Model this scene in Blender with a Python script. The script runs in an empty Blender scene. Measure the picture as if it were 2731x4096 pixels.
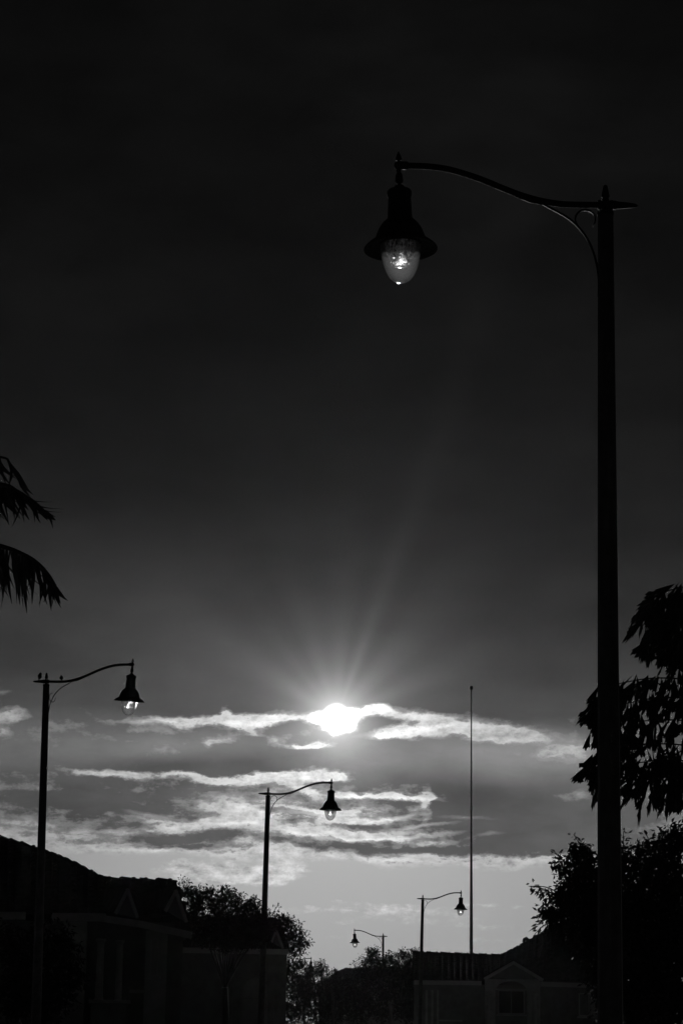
import bpy, math, random
from mathutils import Vector, Matrix, Euler
random.seed(7)
SC = bpy.context.scene
COL = SC.collection
# ------------------------------------------------------------------ camera
F = 9102.0                      # focal length in photograph pixels (80 mm on a 24x36 frame)
PITCH, ROLL, CAMZ = math.radians(13.54), 0.014, 1.6
cam_d = bpy.data.cameras.new('camera')
cam = bpy.data.objects.new('camera', cam_d)
COL.objects.link(cam)
cam_d.sensor_fit = 'VERTICAL'; cam_d.sensor_height = 36; cam_d.sensor_width = 24
cam_d.lens = 36 * F / 4096
cam_d.clip_start = .1; cam_d.clip_end = 9000
CR = Matrix.Rotation(math.pi/2 + PITCH, 3, 'X') @ Matrix.Rotation(ROLL, 3, 'Z')
cam.matrix_world = Matrix.Translation((0, 0, CAMZ)) @ CR.to_4x4()
SC.camera = cam
def ray(px, py):
    return CR @ Vector(((px-1365.5)/F, (2048-py)/F, -1))
def at(px, py, d):
    return Vector((0, 0, CAMZ)) + ray(px, py) * d
# ------------------------------------------------------------------ exposure
vs = SC.view_settings
vs.view_transform = 'Standard'; vs.look = 'None'; vs.exposure = 0; vs.gamma = 1; vs.use_curve_mapping = False
# ------------------------------------------------------------------ sun
SUNPX = (1345, 2872)
sd = ray(*SUNPX).normalized()
sun_el = math.asin(sd.z); sun_az = math.atan2(sd.x, sd.y)
sl = bpy.data.lights.new('sun', 'SUN'); sl.energy = 2.8; sl.angle = math.radians(.53); sl.color = (1, 1, 1)
so = bpy.data.objects.new('sun', sl); COL.objects.link(so)
so.rotation_euler = sd.to_track_quat('Z', 'Y').to_euler(); so.location = sd*400
# ------------------------------------------------------------------ sky
def sky_uv(px, py):
    r = ray(px, py).normalized()
    return (math.atan2(r.x, r.y)*9.102, math.asin(r.z)*9.102)
SU = sky_uv(*SUNPX)
world = bpy.data.worlds.new('World'); SC.world = world; world.use_nodes = True
NT = world.node_tree; NT.nodes.clear()
class X:
    """a socket with arithmetic"""
    def __init__(s, sock): s.s = sock
    def _b(s, o, op, rev=False):
        n = NT.nodes.new('ShaderNodeMath'); n.operation = op
        a, b = (o, s) if rev else (s, o)
        for i, v in enumerate((a, b)):
            if isinstance(v, X): NT.links.new(v.s, n.inputs[i])
            elif v is not None: n.inputs[i].default_value = v
        return X(n.outputs[0])
    def __add__(s, o): return s._b(o, 'ADD')
    __radd__ = __add__
    def __sub__(s, o): return s._b(o, 'SUBTRACT')
    def __rsub__(s, o): return s._b(o, 'SUBTRACT', True)
    def __mul__(s, o): return s._b(o, 'MULTIPLY')
    __rmul__ = __mul__
    def __truediv__(s, o): return s._b(o, 'DIVIDE')
    def __rtruediv__(s, o): return s._b(o, 'DIVIDE', True)
    def f(s, op, o=None): return s._b(o, op)
def ss(x, a, b, lo=0., hi=1.):
    n = NT.nodes.new('ShaderNodeMapRange'); n.interpolation_type = 'SMOOTHSTEP'
    NT.links.new(x.s, n.inputs[0])
    for i, v in enumerate((a, b, lo, hi)): n.inputs[i+1].default_value = v
    return X(n.outputs[0])
def ramp(x, pts, lo, hi, interp='LINEAR'):
    """piecewise curve through (x, value); values are kept below 1 by a gain"""
    m = NT.nodes.new('ShaderNodeMapRange'); NT.links.new(x.s, m.inputs[0])
    m.inputs[1].default_value = lo; m.inputs[2].default_value = hi
    r = NT.nodes.new('ShaderNodeValToRGB'); NT.links.new(m.outputs[0], r.inputs[0])
    r.color_ramp.interpolation = interp
    el = r.color_ramp.elements
    while len(el) < len(pts): el.new(.5)
    for e, (p, v) in zip(el, sorted(pts)):
        e.position = (p-lo)/(hi-lo); e.color = (v, v, v, 1)
    return X(r.outputs[0])
def comb(x, y, z=0.):
    n = NT.nodes.new('ShaderNodeCombineXYZ')
    for i, v in enumerate((x, y, z)):
        if isinstance(v, X): NT.links.new(v.s, n.inputs[i])
        else: n.inputs[i].default_value = v
    return n.outputs[0]
def noise(vec, scale, detail=5, rough=.55, dist=0., dim='3D', color=False):
    n = NT.nodes.new('ShaderNodeTexNoise'); n.noise_dimensions = dim
    NT.links.new(vec, n.inputs['W' if dim == '1D' else 'Vector'])
    n.inputs['Scale'].default_value = scale; n.inputs['Detail'].default_value = detail
    n.inputs['Roughness'].default_value = rough; n.inputs['Distortion'].default_value = dist
    return X(n.outputs[1 if color else 0])
def blob(vec, px, py, rx, ry, rot=0., quad=False):
    c = sky_uv(px, py)
    m = NT.nodes.new('ShaderNodeMapping'); m.vector_type = 'TEXTURE'
    m.inputs['Location'].default_value = (c[0], c[1], 0)
    m.inputs['Rotation'].default_value = (0, 0, math.radians(rot))
    m.inputs['Scale'].default_value = (rx/1000, ry/1000, 1)
    g = NT.nodes.new('ShaderNodeTexGradient'); g.gradient_type = 'QUADRATIC_SPHERE' if quad else 'SPHERICAL'
    NT.links.new(vec, m.inputs[0]); NT.links.new(m.outputs[0], g.inputs[0])
    return X(g.outputs[1])
tc = NT.nodes.new('ShaderNodeTexCoord')
nrm = NT.nodes.new('ShaderNodeVectorMath'); nrm.operation = 'NORMALIZE'; NT.links.new(tc.outputs['Generated'], nrm.inputs[0])
sep = NT.nodes.new('ShaderNodeSeparateXYZ'); NT.links.new(nrm.outputs[0], sep.inputs[0])
dx, dy, dz = (X(sep.outputs[i]) for i in range(3))
A = dx.f('ARCTAN2', dy)*9.102
E = dz.f('ARCSINE')*9.102
P0 = comb(A, E)
Ps = comb(A*.42, E*1.25)                                  # clouds are stretched along the horizon
wn = noise(Ps, 2.1, 6, .58); wn2 = noise(comb(A*.5+31., E*1.2), 2.6, 6, .6)
wf = noise(comb(A*.8+7., E*1.4), 9., 6, .65); wf2 = noise(comb(A*.8+17., E*1.4), 9., 6, .65)
Aw = A + (wn-.5)*.30 + (wf-.5)*.12
Ew = E + (wn2-.5)*.085 + (wf2-.5)*.065
PW = comb(Aw, Ew)
ey = lambda py: sky_uv(1365, py)[1]
# how thick the cloud is: +1 an opaque deck, 0 a thin lit edge, -1 clear sky
T = ramp(Ew, [(ey(4300), .1), (ey(3470), .1), (ey(3436), .30), (ey(3420), .62), (ey(3390), .75), (ey(3330), .66), (ey(3180), .68), (ey(3110), .90),
              (ey(2900), .95), (ey(2850), .97), (ey(2800), 1.25), (ey(2740), 1.6)], ey(4300), ey(2700)) - .5
BL = [  # px, py, rx, ry, rotation, weight  (minus: a gap that lets the light through)
 # long streak left of the sun
 (640, 2893, 250, 17, 1, -.6), (900, 2882, 260, 26, 3, -.62), (1130, 2870, 240, 30, 2, -.55), (1010, 2905, 190, 20, -8, -.4), (560, 2925, 120, 14, -3, -.3),
 (915, 2845, 30, 34, 20, -.5), (820, 2985, 50, 20, 20, -.5), (880, 2950, 120, 20, 20, -.3), (1050, 2935, 130, 16, -14, -.35),
 # the sun's own gap and the bar below it
 (1345, 2868, 95, 50, 0, -1.2), (1320, 2905, 80, 26, -20, -.45), (1390, 2905, 90, 26, 20, -.5), (1230, 2972, 150, 14, 3, -.85), (1150, 2940, 150, 16, 14, -.35), (1110, 2925, 130, 24, 14, .35),
 # right of the sun
 (1490, 2838, 110, 26, 6, -.9), (1560, 2925, 170, 30, -6, -.6), (1640, 2860, 200, 40, -10, -.55), (1580, 2945, 120, 16, 0, -.35), (1700, 2925, 160, 26, 4, -.4), (1840, 2910, 260, 40, -5, -.6), (1960, 2950, 200, 40, -8, -.45),
 (1470, 2890, 90, 26, 10, .6), (1655, 2900, 40, 16, 0, .45), (1590, 2880, 60, 12, 10, .3), (1750, 2890, 60, 10, -5, .25), (1130, 2905, 60, 9, 0, .25), (1590, 2990, 90, 20, 0, .2),
 (2150, 2970, 260, 40, -3, -.42), (2190, 3030, 130, 24, 8, -.55), (2310, 3010, 60, 50, 0, -.35), (2030, 2945, 140, 30, 0, -.3),
 # small patches
 (640, 3007, 90, 16, 0, -.55), (30, 2768, 110, 20, 5, -.6), (10, 2870, 120, 20, 12, -.8), (0, 2925, 40, 26, 0, -.55),
 (2310, 3160, 100, 16, 5, -.5), (2130, 3155, 60, 10, 0, -.3), (1790, 3190, 60, 10, 0, -.3),
 # second long streak
 (420, 3092, 210, 13, -6, -.72), (780, 3110, 400, 14, -1, -.75), (1080, 3112, 260, 20, 3, -.7), (1130, 3095, 200, 20, 4, -.5), (1330, 3104, 130, 20, 0, -.75),
 (1180, 3150, 140, 16, -20, -.4),
 # third, thin
 (1480, 3182, 260, 12, -3, -.5), (1640, 3197, 160, 9, -1, -.5), (1250, 3235, 240, 11, -4, -.4), (1720, 3215, 80, 20, 70, -.7), (1670, 3235, 60, 18, 30, -.35),
 # thin broken cloud in the lower left
 (100, 3330, 260, 60, -4, -.28), (380, 3370, 330, 50, -4, -.30), (620, 3290, 120, 24, -12, -.35), (560, 3400, 330, 22, 2, -.28), (720, 3310, 170, 14, 8, -.35), (900, 3290, 230, 24, 8, -.35),
 (960, 3340, 120, 60, 0, -.30), (1020, 3400, 160, 40, 0, -.30), (850, 3230, 160, 18, 2, -.35), (980, 3250, 120, 30, -10, -.3),
 (1250, 3268, 260, 14, -4, -.35), (1500, 3282, 330, 13, 3, -.35), (1600, 3310, 260, 14, 6, -.35), (1400, 3335, 260, 12, -3, -.4), (1150, 3320, 160, 40, -10, -.28),
 (1700, 3330, 220, 16, 4, -.38), (1740, 3362, 220, 14, 2, -.38), (1900, 3340, 140, 9, 6, -.35), (1850, 3270, 150, 8, 2, -.3), (1130, 3400, 90, 40, 0, -.25),
 # dark shapes
 (640, 3360, 150, 16, 4, .42), (880, 3325, 130, 24, 4, .40), (640, 3392, 240, 12, 2, .35), (860, 3345, 160, 22, 2, .2), (1400, 3300, 180, 14, -4, .2),
 (1350, 3375, 330, 22, -2, .36), (1780, 3395, 300, 16, 0, .3), (360, 3200, 520, 70, 0, .55), (150, 3010, 400, 50, 0, .2), (1100, 3030, 500, 40, 0, .4), (800, 3050, 430, 50, 6, .3), (1650, 3060, 420, 90, -8, .35), (130, 3340, 90, 16, -6, .25),
 (2100, 3290, 560, 120, 0, .9), (2250, 3100, 400, 40, 0, .3), (2150, 3120, 420, 50, 0, .2),
 # low line of light under the cloud
 (1250, 3418, 380, 13, -2, -.3), (1850, 3422, 420, 13, -2, -.4), (2200, 3436, 260, 12, -1, -.4),
]
for (px, py, rx, ry, rot, w) in BL:
    T = T + blob(PW, px, py, rx*1.2, ry*1.5, rot)*w
T = T.f('MAXIMUM', -.17)
W2 = comb(Aw*.75, Ew*1.75)
fb = noise(W2, 4.2, 9, .62, .2)
fb2 = noise(comb(A*.9+5., E*1.6), 15., 7, .68)
fb3 = noise(comb(Aw*.33+3., Ew*2.2), 6.5, 8, .62)
lowm = ss(Ew, ey(2900), ey(2780), 1., 0.)              # the high deck is smooth, the lower cloud broken
lowb = ss(E, ey(3230), ey(3100), 1., 0.)
T = T + ((fb-.5)*.95 + (fb2-.5)*1.1 + (fb3-.5)*(lowb*1.0+.2)) * (lowm*.9+.1)
band = ss(Ew + (A*.012) + (fb-.5)*.09, ey(3462), ey(3422))                      # below it the sky is clear
SB = [(830, 3492, 200, 34, 0, 1.5), (1000, 3505, 180, 30, 2, 1.4), (1140, 3487, 130, 44, 8, 1.6), (730, 3478, 100, 20, -10, 1.2), (900, 3510, 300, 20, 0, .7),
 (1450, 3645, 420, 14, -1, .6), (1560, 3625, 260, 13, -2, .6), (2000, 3705, 200, 12, 0, .45), (1950, 3620, 160, 10, 2, .4), (1300, 3750, 300, 12, 0, .15), (1650, 3680, 300, 20, 0, .4), (2100, 3760, 260, 20, 0, .45)]
S2 = None
for (px, py, rx, ry, rot, w) in SB:
    b = blob(PW, px, py, rx*1.2, ry*1.5, rot)*w
    S2 = b if S2 is None else S2 + b
# distance from the sun in the sky
rs = ((A-SU[0]).f('POWER', 2.) + (E-SU[1]).f('POWER', 2.)).f('SQRT')
th = (A-SU[0]).f('ARCTAN2', E-SU[1])
rd = comb(th.f('SINE'), th.f('COSINE'))
rayn = noise(rd, 2.3, 1, .5); rayf = noise(rd, 6.5, 1, .5)
# physical sky under the cloud sheet
nis = NT.nodes.new('ShaderNodeTexSky'); nis.sky_type = 'NISHITA'; nis.sun_disc = False
nis.sun_elevation = sun_el; nis.sun_rotation = sun_az; nis.dust_density = 3.; nis.altitude = 5
bw = NT.nodes.new('ShaderNodeRGBToBW'); NT.links.new(nis.outputs[0], bw.inputs[0])
NIS = X(bw.outputs[0])
clear = .010 + NIS*.003 + .235*(rs*rs*-.13).f('EXPONENT')*(rs*-.22).f('EXPONENT') + .06*(rs*-2.5).f('EXPONENT')
thin = .014 + NIS*.003 + .56*(rs*-.85).f('EXPONENT') + .42*(rs*-5.).f('EXPONENT')
deck = ramp(E, [(ey(4300), .15), (ey(3500), .105), (ey(3300), .088), (ey(3000), .085), (ey(2850), .070), (ey(2700), .048), (ey(2500), .034), (ey(2300), .0225),
                (ey(2000), .0125), (ey(1600), .0086), (ey(1200), .0068), (ey(700), .0058), (ey(0), .0056), (14.3, .0040)], ey(4300), 14.3)
side = .25 + .75*(rs*rs*-.055).f('EXPONENT')
deck = deck*side*((noise(comb(A*.7, E), 1.6, 5, .5)-.5)*.55+1.)
glow_up = ss(th.f('ABSOLUTE'), 1.2, 1.9, 1., .75)
rayk = ss(rs, .05, .26)
fan = None
for (c_, w_, a_) in [(-1.02, .13, .80), (-.66, .08, .25), (-.30, .11, .30), (.05, .10, .35), (.33, .07, .45), (.74, .13, .50), (1.15, .12, .60), (-1.4, .1, .3)]:
    q = (th-c_)/(w_*1.35); q = (q*q*-1.).f('EXPONENT')*a_
    fan = q if fan is None else fan + q
glow = (.24*(rs*-8.).f('EXPONENT') + .050*(rs*-2.9).f('EXPONENT'))*glow_up*((fan*1.25-.42 + (rayf-.5)*.4)*rayk+1.)
glow = glow + .12*(rs*-7.).f('EXPONENT')
dth = (th-.345)/.055
beam = .012*(dth*dth*-1.).f('EXPONENT')*(rs*-1.3).f('EXPONENT')
deck = deck + beam
soft = None
for (px, py, rx, ry, rot, w) in [(330, 2985, 620, 110, 0, .075), (900, 2960, 420, 60, 4, .10), (1900, 3005, 500, 95, -3, .12), (2250, 2980, 300, 80, 0, .06), (2250, 3070, 420, 90, 0, .055), (1345, 3010, 260, 110, 0, .10),
        (2400, 3330, 420, 160, 0, .04), (150, 3130, 300, 60, 0, .02), (1000, 3180, 300, 50, 0, .05), (1700, 3050, 330, 90, 0, .04), (640, 3065, 330, 36, 4, -.03), (1750, 3160, 420, 70, -4, -.022), (1900, 2300, 900, 500, 30, .006), (800, 2450, 700, 300, -20, .01)]:
    b = blob(P0, px, py, rx*1.2, ry*1.5, rot)*w
    soft = b if soft is None else soft + b
deck = (deck*((noise(comb(Aw*.6+9., Ew*1.5), 2.4, 6, .55)-.5)*1.15+1.)*.93 + soft).f('MAXIMUM', .002)
big = noise(comb(A*.55+E*.35, E*.9-A*.2), .95, 4, .5)
deck = deck*((big-.5)*1.5+1.)*((fb-.5)*.8*lowm+1.)
thin = thin*((fb2-.5)*2.4+(fb-.5)*.7+1.)
low = clear + (thin-clear)*ss(S2 + (fb-.5)*1.1 + (fb2-.5)*.9, .05, .85, 0., 1.)*ss(S2, .0, .06)
mid = deck + (clear-deck)*.38
mid = mid + (deck-mid)*ss(T, .14, .40)
up = thin + (mid-thin)*ss(T, -.12, .17)
rim = (T+.01)/.045
up = up*((rim*rim*-1.).f('EXPONENT')*.13*(rs*-.35).f('EXPONENT')+1.)
PL = comb(A+(wn-.5)*.08+(wf-.5)*.10, E+(wn2-.5)*.05+(wf2-.5)*.045)
lines = None
for (px, py, rx, ry, rot, w) in [(1270, 3252, 200, 7, -3, .30), (1540, 3275, 180, 7, 1, .28), (1640, 3262, 90, 6, 8, .25), (1700, 3302, 150, 6, 6, .25), (1240, 3340, 120, 6, -8, .28), (1420, 3353, 170, 6, 0, .26),
        (1620, 3345, 180, 6, 3, .26), (1400, 3185, 140, 7, 0, .3), (1620, 3198, 190, 6, -1, .28), (600, 3258, 120, 8, -8, .16), (760, 3303, 130, 8, 10, .18), (930, 3296, 120, 8, 4, .2), (560, 3405, 300, 7, 0, .1), (1040, 3250, 120, 8, -14, .2),
        (480, 3335, 170, 7, -4, .12), (1800, 3330, 80, 6, 6, .14), (1950, 3335, 70, 6, 6, .12), (1860, 3270, 130, 6, -3, .1), (640, 2897, 200, 8, -2, .2), (1000, 2893, 200, 8, 2, .25), (430, 3098, 150, 7, -8, .12), (1560, 2935, 160, 10, 4, .3), (1690, 2915, 150, 9, 6, .25)]:
    b = blob(PL, px, py, rx, ry*1.7, rot)*w
    lines = b if lines is None else lines + b
up = up + lines*((fb2-.5)*2.+1.)
L = low + (up-low)*band
disc = 2.2*ss(rs + (wf-.5)*.02, .030, .066, 1., 0.) + .85*(rs*-15.).f('EXPONENT')
L = L + glow + disc
L = L*ss(E, -.6, .05, .12, 1.)
rgb = NT.nodes.new('ShaderNodeCombineColor')
for i in range(3): NT.links.new(L.s, rgb.inputs[i])
bg = NT.nodes.new('ShaderNodeBackground'); NT.links.new(rgb.outputs[0], bg.inputs[0]); bg.inputs[1].default_value = 1.0
wo = NT.nodes.new('ShaderNodeOutputWorld'); NT.links.new(bg.outputs[0], wo.inputs[0])
world.cycles.sampling_method = 'MANUAL'; world.cycles.sample_map_resolution = 1024
SC.render.engine = 'CYCLES'
# ------------------------------------------------------------------ materials
def mat(name, base, rough=.6, var=.25, scale=8., metal=0., bump=0., spec=.5, bscale=None, stretch=(1, 1, 1)):
    m = bpy.data.materials.new(name); m.use_nodes = True
    nt = m.node_tree; p = nt.nodes['Principled BSDF']
    tcn = nt.nodes.new('ShaderNodeTexCoord'); mp = nt.nodes.new('ShaderNodeMapping')
    mp.inputs['Scale'].default_value = stretch
    nt.links.new(tcn.outputs['Object'], mp.inputs[0])
    n = nt.nodes.new('ShaderNodeTexNoise'); n.inputs['Scale'].default_value = scale; n.inputs['Detail'].default_value = 6
    nt.links.new(mp.outputs[0], n.inputs['Vector'])
    r = nt.nodes.new('ShaderNodeValToRGB')
    a, b = base*(1-var), base*(1+var)
    r.color_ramp.elements[0].position = .3; r.color_ramp.elements[0].color = (a, a, a, 1)
    r.color_ramp.elements[1].position = .7; r.color_ramp.elements[1].color = (b, b, b, 1)
    nt.links.new(n.outputs[0], r.inputs[0]); nt.links.new(r.outputs[0], p.inputs['Base Color'])
    p.inputs['Roughness'].default_value = rough; p.inputs['Metallic'].default_value = metal
    p.inputs['Specular IOR Level'].default_value = spec
    if bump:
        bn = nt.nodes.new('ShaderNodeTexNoise'); bn.inputs['Scale'].default_value = bscale or scale*4; bn.inputs['Detail'].default_value = 4
        nt.links.new(mp.outputs[0], bn.inputs['Vector'])
        bp = nt.nodes.new('ShaderNodeBump'); bp.inputs['Strength'].default_value = bump; bp.inputs['Distance'].default_value = .02
        nt.links.new(bn.outputs[0], bp.inputs['Height']); nt.links.new(bp.outputs[0], p.inputs['Normal'])
    return m
M = {
 'paint': mat('dark_lamp_paint', .025, .75, .3, 14, bump=.5, bscale=40, spec=.2),
 'concrete_pole': mat('dark_pole_paint', .05, .6, .3, 9, bump=.25, bscale=90),
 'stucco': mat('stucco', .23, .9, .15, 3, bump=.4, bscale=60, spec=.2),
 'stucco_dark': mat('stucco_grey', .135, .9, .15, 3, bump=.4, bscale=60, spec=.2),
 'trim': mat('pale_trim', .25, .7, .08, 5, spec=.2),
 'tile': mat('roof_tile', .065, .85, .3, 4, bump=.3, bscale=30, spec=.15),
 'glasspane': mat('window_glass', .02, .08, .1, 2),
 'shutter': mat('garage_panel', .18, .7, .08, 4, spec=.2),
 'leaf': mat('leaf', .045, .7, .35, 5, spec=.15),
 'palmleaf': mat('palm_leaf', .05, .65, .3, 6, spec=.2),
 'bark': mat('bark', .09, .95, .4, 6, bump=.8, bscale=25, stretch=(1, 1, .25), spec=.1),
 'feather': mat('feather', .06, .8, .4, 40, spec=.1),
 'grass': mat('lawn', .05, .95, .4, .8, bump=.6, bscale=30, spec=.05),
 'asphalt': mat('asphalt', .045, .9, .2, 3, bump=.5, bscale=120, spec=.2),
 'concrete': mat('concrete', .22, .9, .15, 2, bump=.3, bscale=60, spec=.2),
 'roadpaint': mat('road_paint', .5, .8, .2, 5, spec=.2),
 'aluminium': mat('grey_flagpole_metal', .10, .45, .2, 5, metal=.3),
 'steel': mat('socket_metal', .3, .4, .2, 5, metal=.6),
}
def globe_mat():
    m = bpy.data.materials.new('prismatic_globe'); m.use_nodes = True; nt = m.node_tree; nt.nodes.clear()
    L = nt.links.new
    tcn = nt.nodes.new('ShaderNodeTexCoord'); mp = nt.nodes.new('ShaderNodeMapping'); mp.inputs['Scale'].default_value = (1, 1, .45)
    L(tcn.outputs['Object'], mp.inputs[0])
    n = nt.nodes.new('ShaderNodeTexNoise'); n.inputs['Scale'].default_value = 55; n.inputs['Detail'].default_value = 3
    L(mp.outputs[0], n.inputs['Vector'])
    b = nt.nodes.new('ShaderNodeBump'); b.inputs['Strength'].default_value = .5; b.inputs['Distance'].default_value = .004; L(n.outputs[0], b.inputs['Height'])
    tr = nt.nodes.new('ShaderNodeBsdfTransparent'); tr.inputs[0].default_value = (.68, .68, .68, 1)
    tl = nt.nodes.new('ShaderNodeBsdfTranslucent'); tl.inputs[0].default_value = (.42, .42, .42, 1)
    gl = nt.nodes.new('ShaderNodeBsdfGlossy'); gl.inputs['Roughness'].default_value = .12; L(b.outputs[0], gl.inputs['Normal'])
    lw = nt.nodes.new('ShaderNodeLayerWeight'); lw.inputs[0].default_value = .10
    rf = nt.nodes.new('ShaderNodeBsdfRefraction'); rf.inputs['Roughness'].default_value = .40; rf.inputs['IOR'].default_value = 1.03; L(b.outputs[0], rf.inputs['Normal'])
    m0 = nt.nodes.new('ShaderNodeMixShader'); m0.inputs[0].default_value = .95
    L(rf.outputs[0], m0.inputs[1]); L(tl.outputs[0], m0.inputs[2])
    m1 = nt.nodes.new('ShaderNodeMixShader'); m1.inputs[0].default_value = .22
    m2 = nt.nodes.new('ShaderNodeMixShader')
    L(tr.outputs[0], m1.inputs[1]); L(m0.outputs[0], m1.inputs[2])
    L(lw.outputs['Facing'], m2.inputs[0]); L(m1.outputs[0], m2.inputs[1]); L(gl.outputs[0], m2.inputs[2])
    o = nt.nodes.new('ShaderNodeOutputMaterial'); L(m2.outputs[0], o.inputs[0])
    return m
def refr_mat():
    """moulded glass refractor inside the globe: frosted glass with a rough uneven surface"""
    m = bpy.data.materials.new('moulded_refractor'); m.use_nodes = True; nt = m.node_tree; nt.nodes.clear()
    L = nt.links.new
    tcn = nt.nodes.new('ShaderNodeTexCoord'); mp = nt.nodes.new('ShaderNodeMapping'); mp.inputs['Scale'].default_value = (1, 1, .5)
    L(tcn.outputs['Object'], mp.inputs[0])
    n = nt.nodes.new('ShaderNodeTexNoise'); n.inputs['Scale'].default_value = 42; n.inputs['Detail'].default_value = 5; n.inputs['Distortion'].default_value = 1.2
    L(mp.outputs[0], n.inputs['Vector'])
    r = nt.nodes.new('ShaderNodeValToRGB'); r.color_ramp.elements[0].position = .42; r.color_ramp.elements[0].color = (0, 0, 0, 1)
    r.color_ramp.elements[1].position = .60; r.color_ramp.elements[1].color = (1, 1, 1, 1)
    L(n.outputs[0], r.inputs[0])
    tr = nt.nodes.new('ShaderNodeBsdfTransparent'); tr.inputs[0].default_value = (.95, .95, .95, 1)
    tl = nt.nodes.new('ShaderNodeBsdfTranslucent'); tl.inputs[0].default_value = (.95, .95, .95, 1)
    rf = nt.nodes.new('ShaderNodeBsdfRefraction'); rf.inputs['Roughness'].default_value = .5; rf.inputs['IOR'].default_value = 1.4
    m0 = nt.nodes.new('ShaderNodeMixShader'); m0.inputs[0].default_value = .5; L(tl.outputs[0], m0.inputs[1]); L(rf.outputs[0], m0.inputs[2])
    m1 = nt.nodes.new('ShaderNodeMixShader'); L(r.outputs[0], m1.inputs[0]); L(tr.outputs[0], m1.inputs[1]); L(m0.outputs[0], m1.inputs[2])
    o = nt.nodes.new('ShaderNodeOutputMaterial'); L(m1.outputs[0], o.inputs[0])
    return m
M['globe'] = globe_mat(); M['refractor'] = refr_mat(); M['frost'] = refr_mat(); M['frost'].name = 'added_panel_frost'  # frost is for the added sun-catching panel, not a bulb
for n_ in M['frost'].node_tree.nodes:
    if n_.type == 'VALTORGB': n_.color_ramp.elements[0].position = .36; n_.color_ramp.elements[1].position = .46
# ------------------------------------------------------------------ helpers
class MB:
    def __init__(s): s.v = []; s.f = []; s.sm = []
    def add(s, vs_, fs, smooth=False):
        o = len(s.v); s.v += [tuple(v) for v in vs_]; s.f += [tuple(i+o for i in f) for f in fs]; s.sm += [smooth]*len(fs); return s
    def box(s, c, size, mtx=None):
        vs_ = [Vector(((i & 1)-.5, ((i >> 1) & 1)-.5, ((i >> 2) & 1)-.5)) for i in range(8)]
        vs_ = [Vector((v.x*size[0], v.y*size[1], v.z*size[2])) for v in vs_]
        if mtx: vs_ = [mtx @ v for v in vs_]
        return s.add([v+Vector(c) for v in vs_], [(0, 2, 3, 1), (4, 5, 7, 6), (0, 1, 5, 4), (2, 6, 7, 3), (0, 4, 6, 2), (1, 3, 7, 5)])
    def lathe(s, prof, n=20, c=(0, 0, 0), smooth=True, mtx=None, caps=True):
        vs_ = []; fs = []
        for r, z in prof:
            for k in range(n):
                a = 2*math.pi*k/n; v = Vector((r*math.cos(a), r*math.sin(a), z))
                vs_.append((mtx @ v if mtx else v)+Vector(c))
        for i in range(len(prof)-1):
            for k in range(n):
                k2 = (k+1) % n; fs.append((i*n+k, i*n+k2, (i+1)*n+k2, (i+1)*n+k))
        if caps: fs += [tuple(range(n))[::-1], tuple((len(prof)-1)*n+k for k in range(n))]
        return s.add(vs_, fs, smooth)
    def tube(s, pts, rad, n=8, smooth=True, flat=1.):
        pts = [Vector(p) for p in pts]
        if not hasattr(rad, '__len__'): rad = [rad]*len(pts)
        vs_ = []; fs = []; up = None
        for i, p in enumerate(pts):
            t = (pts[min(i+1, len(pts)-1)]-pts[max(i-1, 0)]).normalized()
            if up is None: up = Vector((0, 1, 0)) if abs(t.y) < .9 else Vector((1, 0, 0))
            u = (up - t*up.dot(t)).normalized(); w = t.cross(u); up = u
            for k in range(n):
                a = 2*math.pi*k/n; vs_.append(p + (u*math.cos(a)*flat + w*math.sin(a))*rad[i])
        for i in range(len(pts)-1):
            for k in range(n):
                k2 = (k+1) % n; fs.append((i*n+k, i*n+k2, (i+1)*n+k2, (i+1)*n+k))
        fs += [tuple(range(n))[::-1], tuple((len(pts)-1)*n+k for k in range(n))]
        return s.add(vs_, fs, smooth)
    def prism(s, poly, d):
        """poly: list of 3D points (planar); d: extrusion vector"""
        n = len(poly); a = [Vector(p) for p in poly]; b = [p+Vector(d) for p in a]
        return s.add(a+b, [tuple(range(n)), tuple(range(n, 2*n))[::-1]]+[(i, n+i, n+(i+1) % n, (i+1) % n)[::-1] for i in range(n)])
    def mesh(s, name, m):
        me = bpy.data.meshes.new(name); me.from_pydata(s.v, [], s.f); me.materials.append(m)
        me.polygons.foreach_set('use_smooth', s.sm); me.update(); return me
    def build(s, name, m, parent=None, loc=None, rot=None):
        return link(name, s.mesh(name, m), parent, loc, rot)
def link(name, me, parent=None, loc=None, rot=None):
    o = bpy.data.objects.new(name, me); COL.objects.link(o)
    if parent is not None: o.parent = parent
    if loc is not None: o.location = loc
    if rot is not None: o.rotation_euler = rot
    return o
def tag(o, label=None, cat=None, group=None, kind=None):
    for k, v in (('label', label), ('category', cat), ('group', group), ('kind', kind)):
        if v: o[k] = v
    return o
def thing(name, label, cat, loc=(0, 0, 0), rot=None, group=None):
    return tag(link(name, None, None, loc, rot), label, cat, group)
def smooth_path(pts, n=6):
    pts = [Vector(p) for p in pts]; out = []
    for i in range(len(pts)-1):
        p0 = pts[max(i-1, 0)]; p1 = pts[i]; p2 = pts[i+1]; p3 = pts[min(i+2, len(pts)-1)]
        for k in range(n):
            t = k/n
            out.append(.5*((2*p1)+(p2-p0)*t+(2*p0-5*p1+4*p2-p3)*t*t+(3*p1-p0-3*p2+p3)*t**3))
    return out+[pts[-1]]
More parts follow.
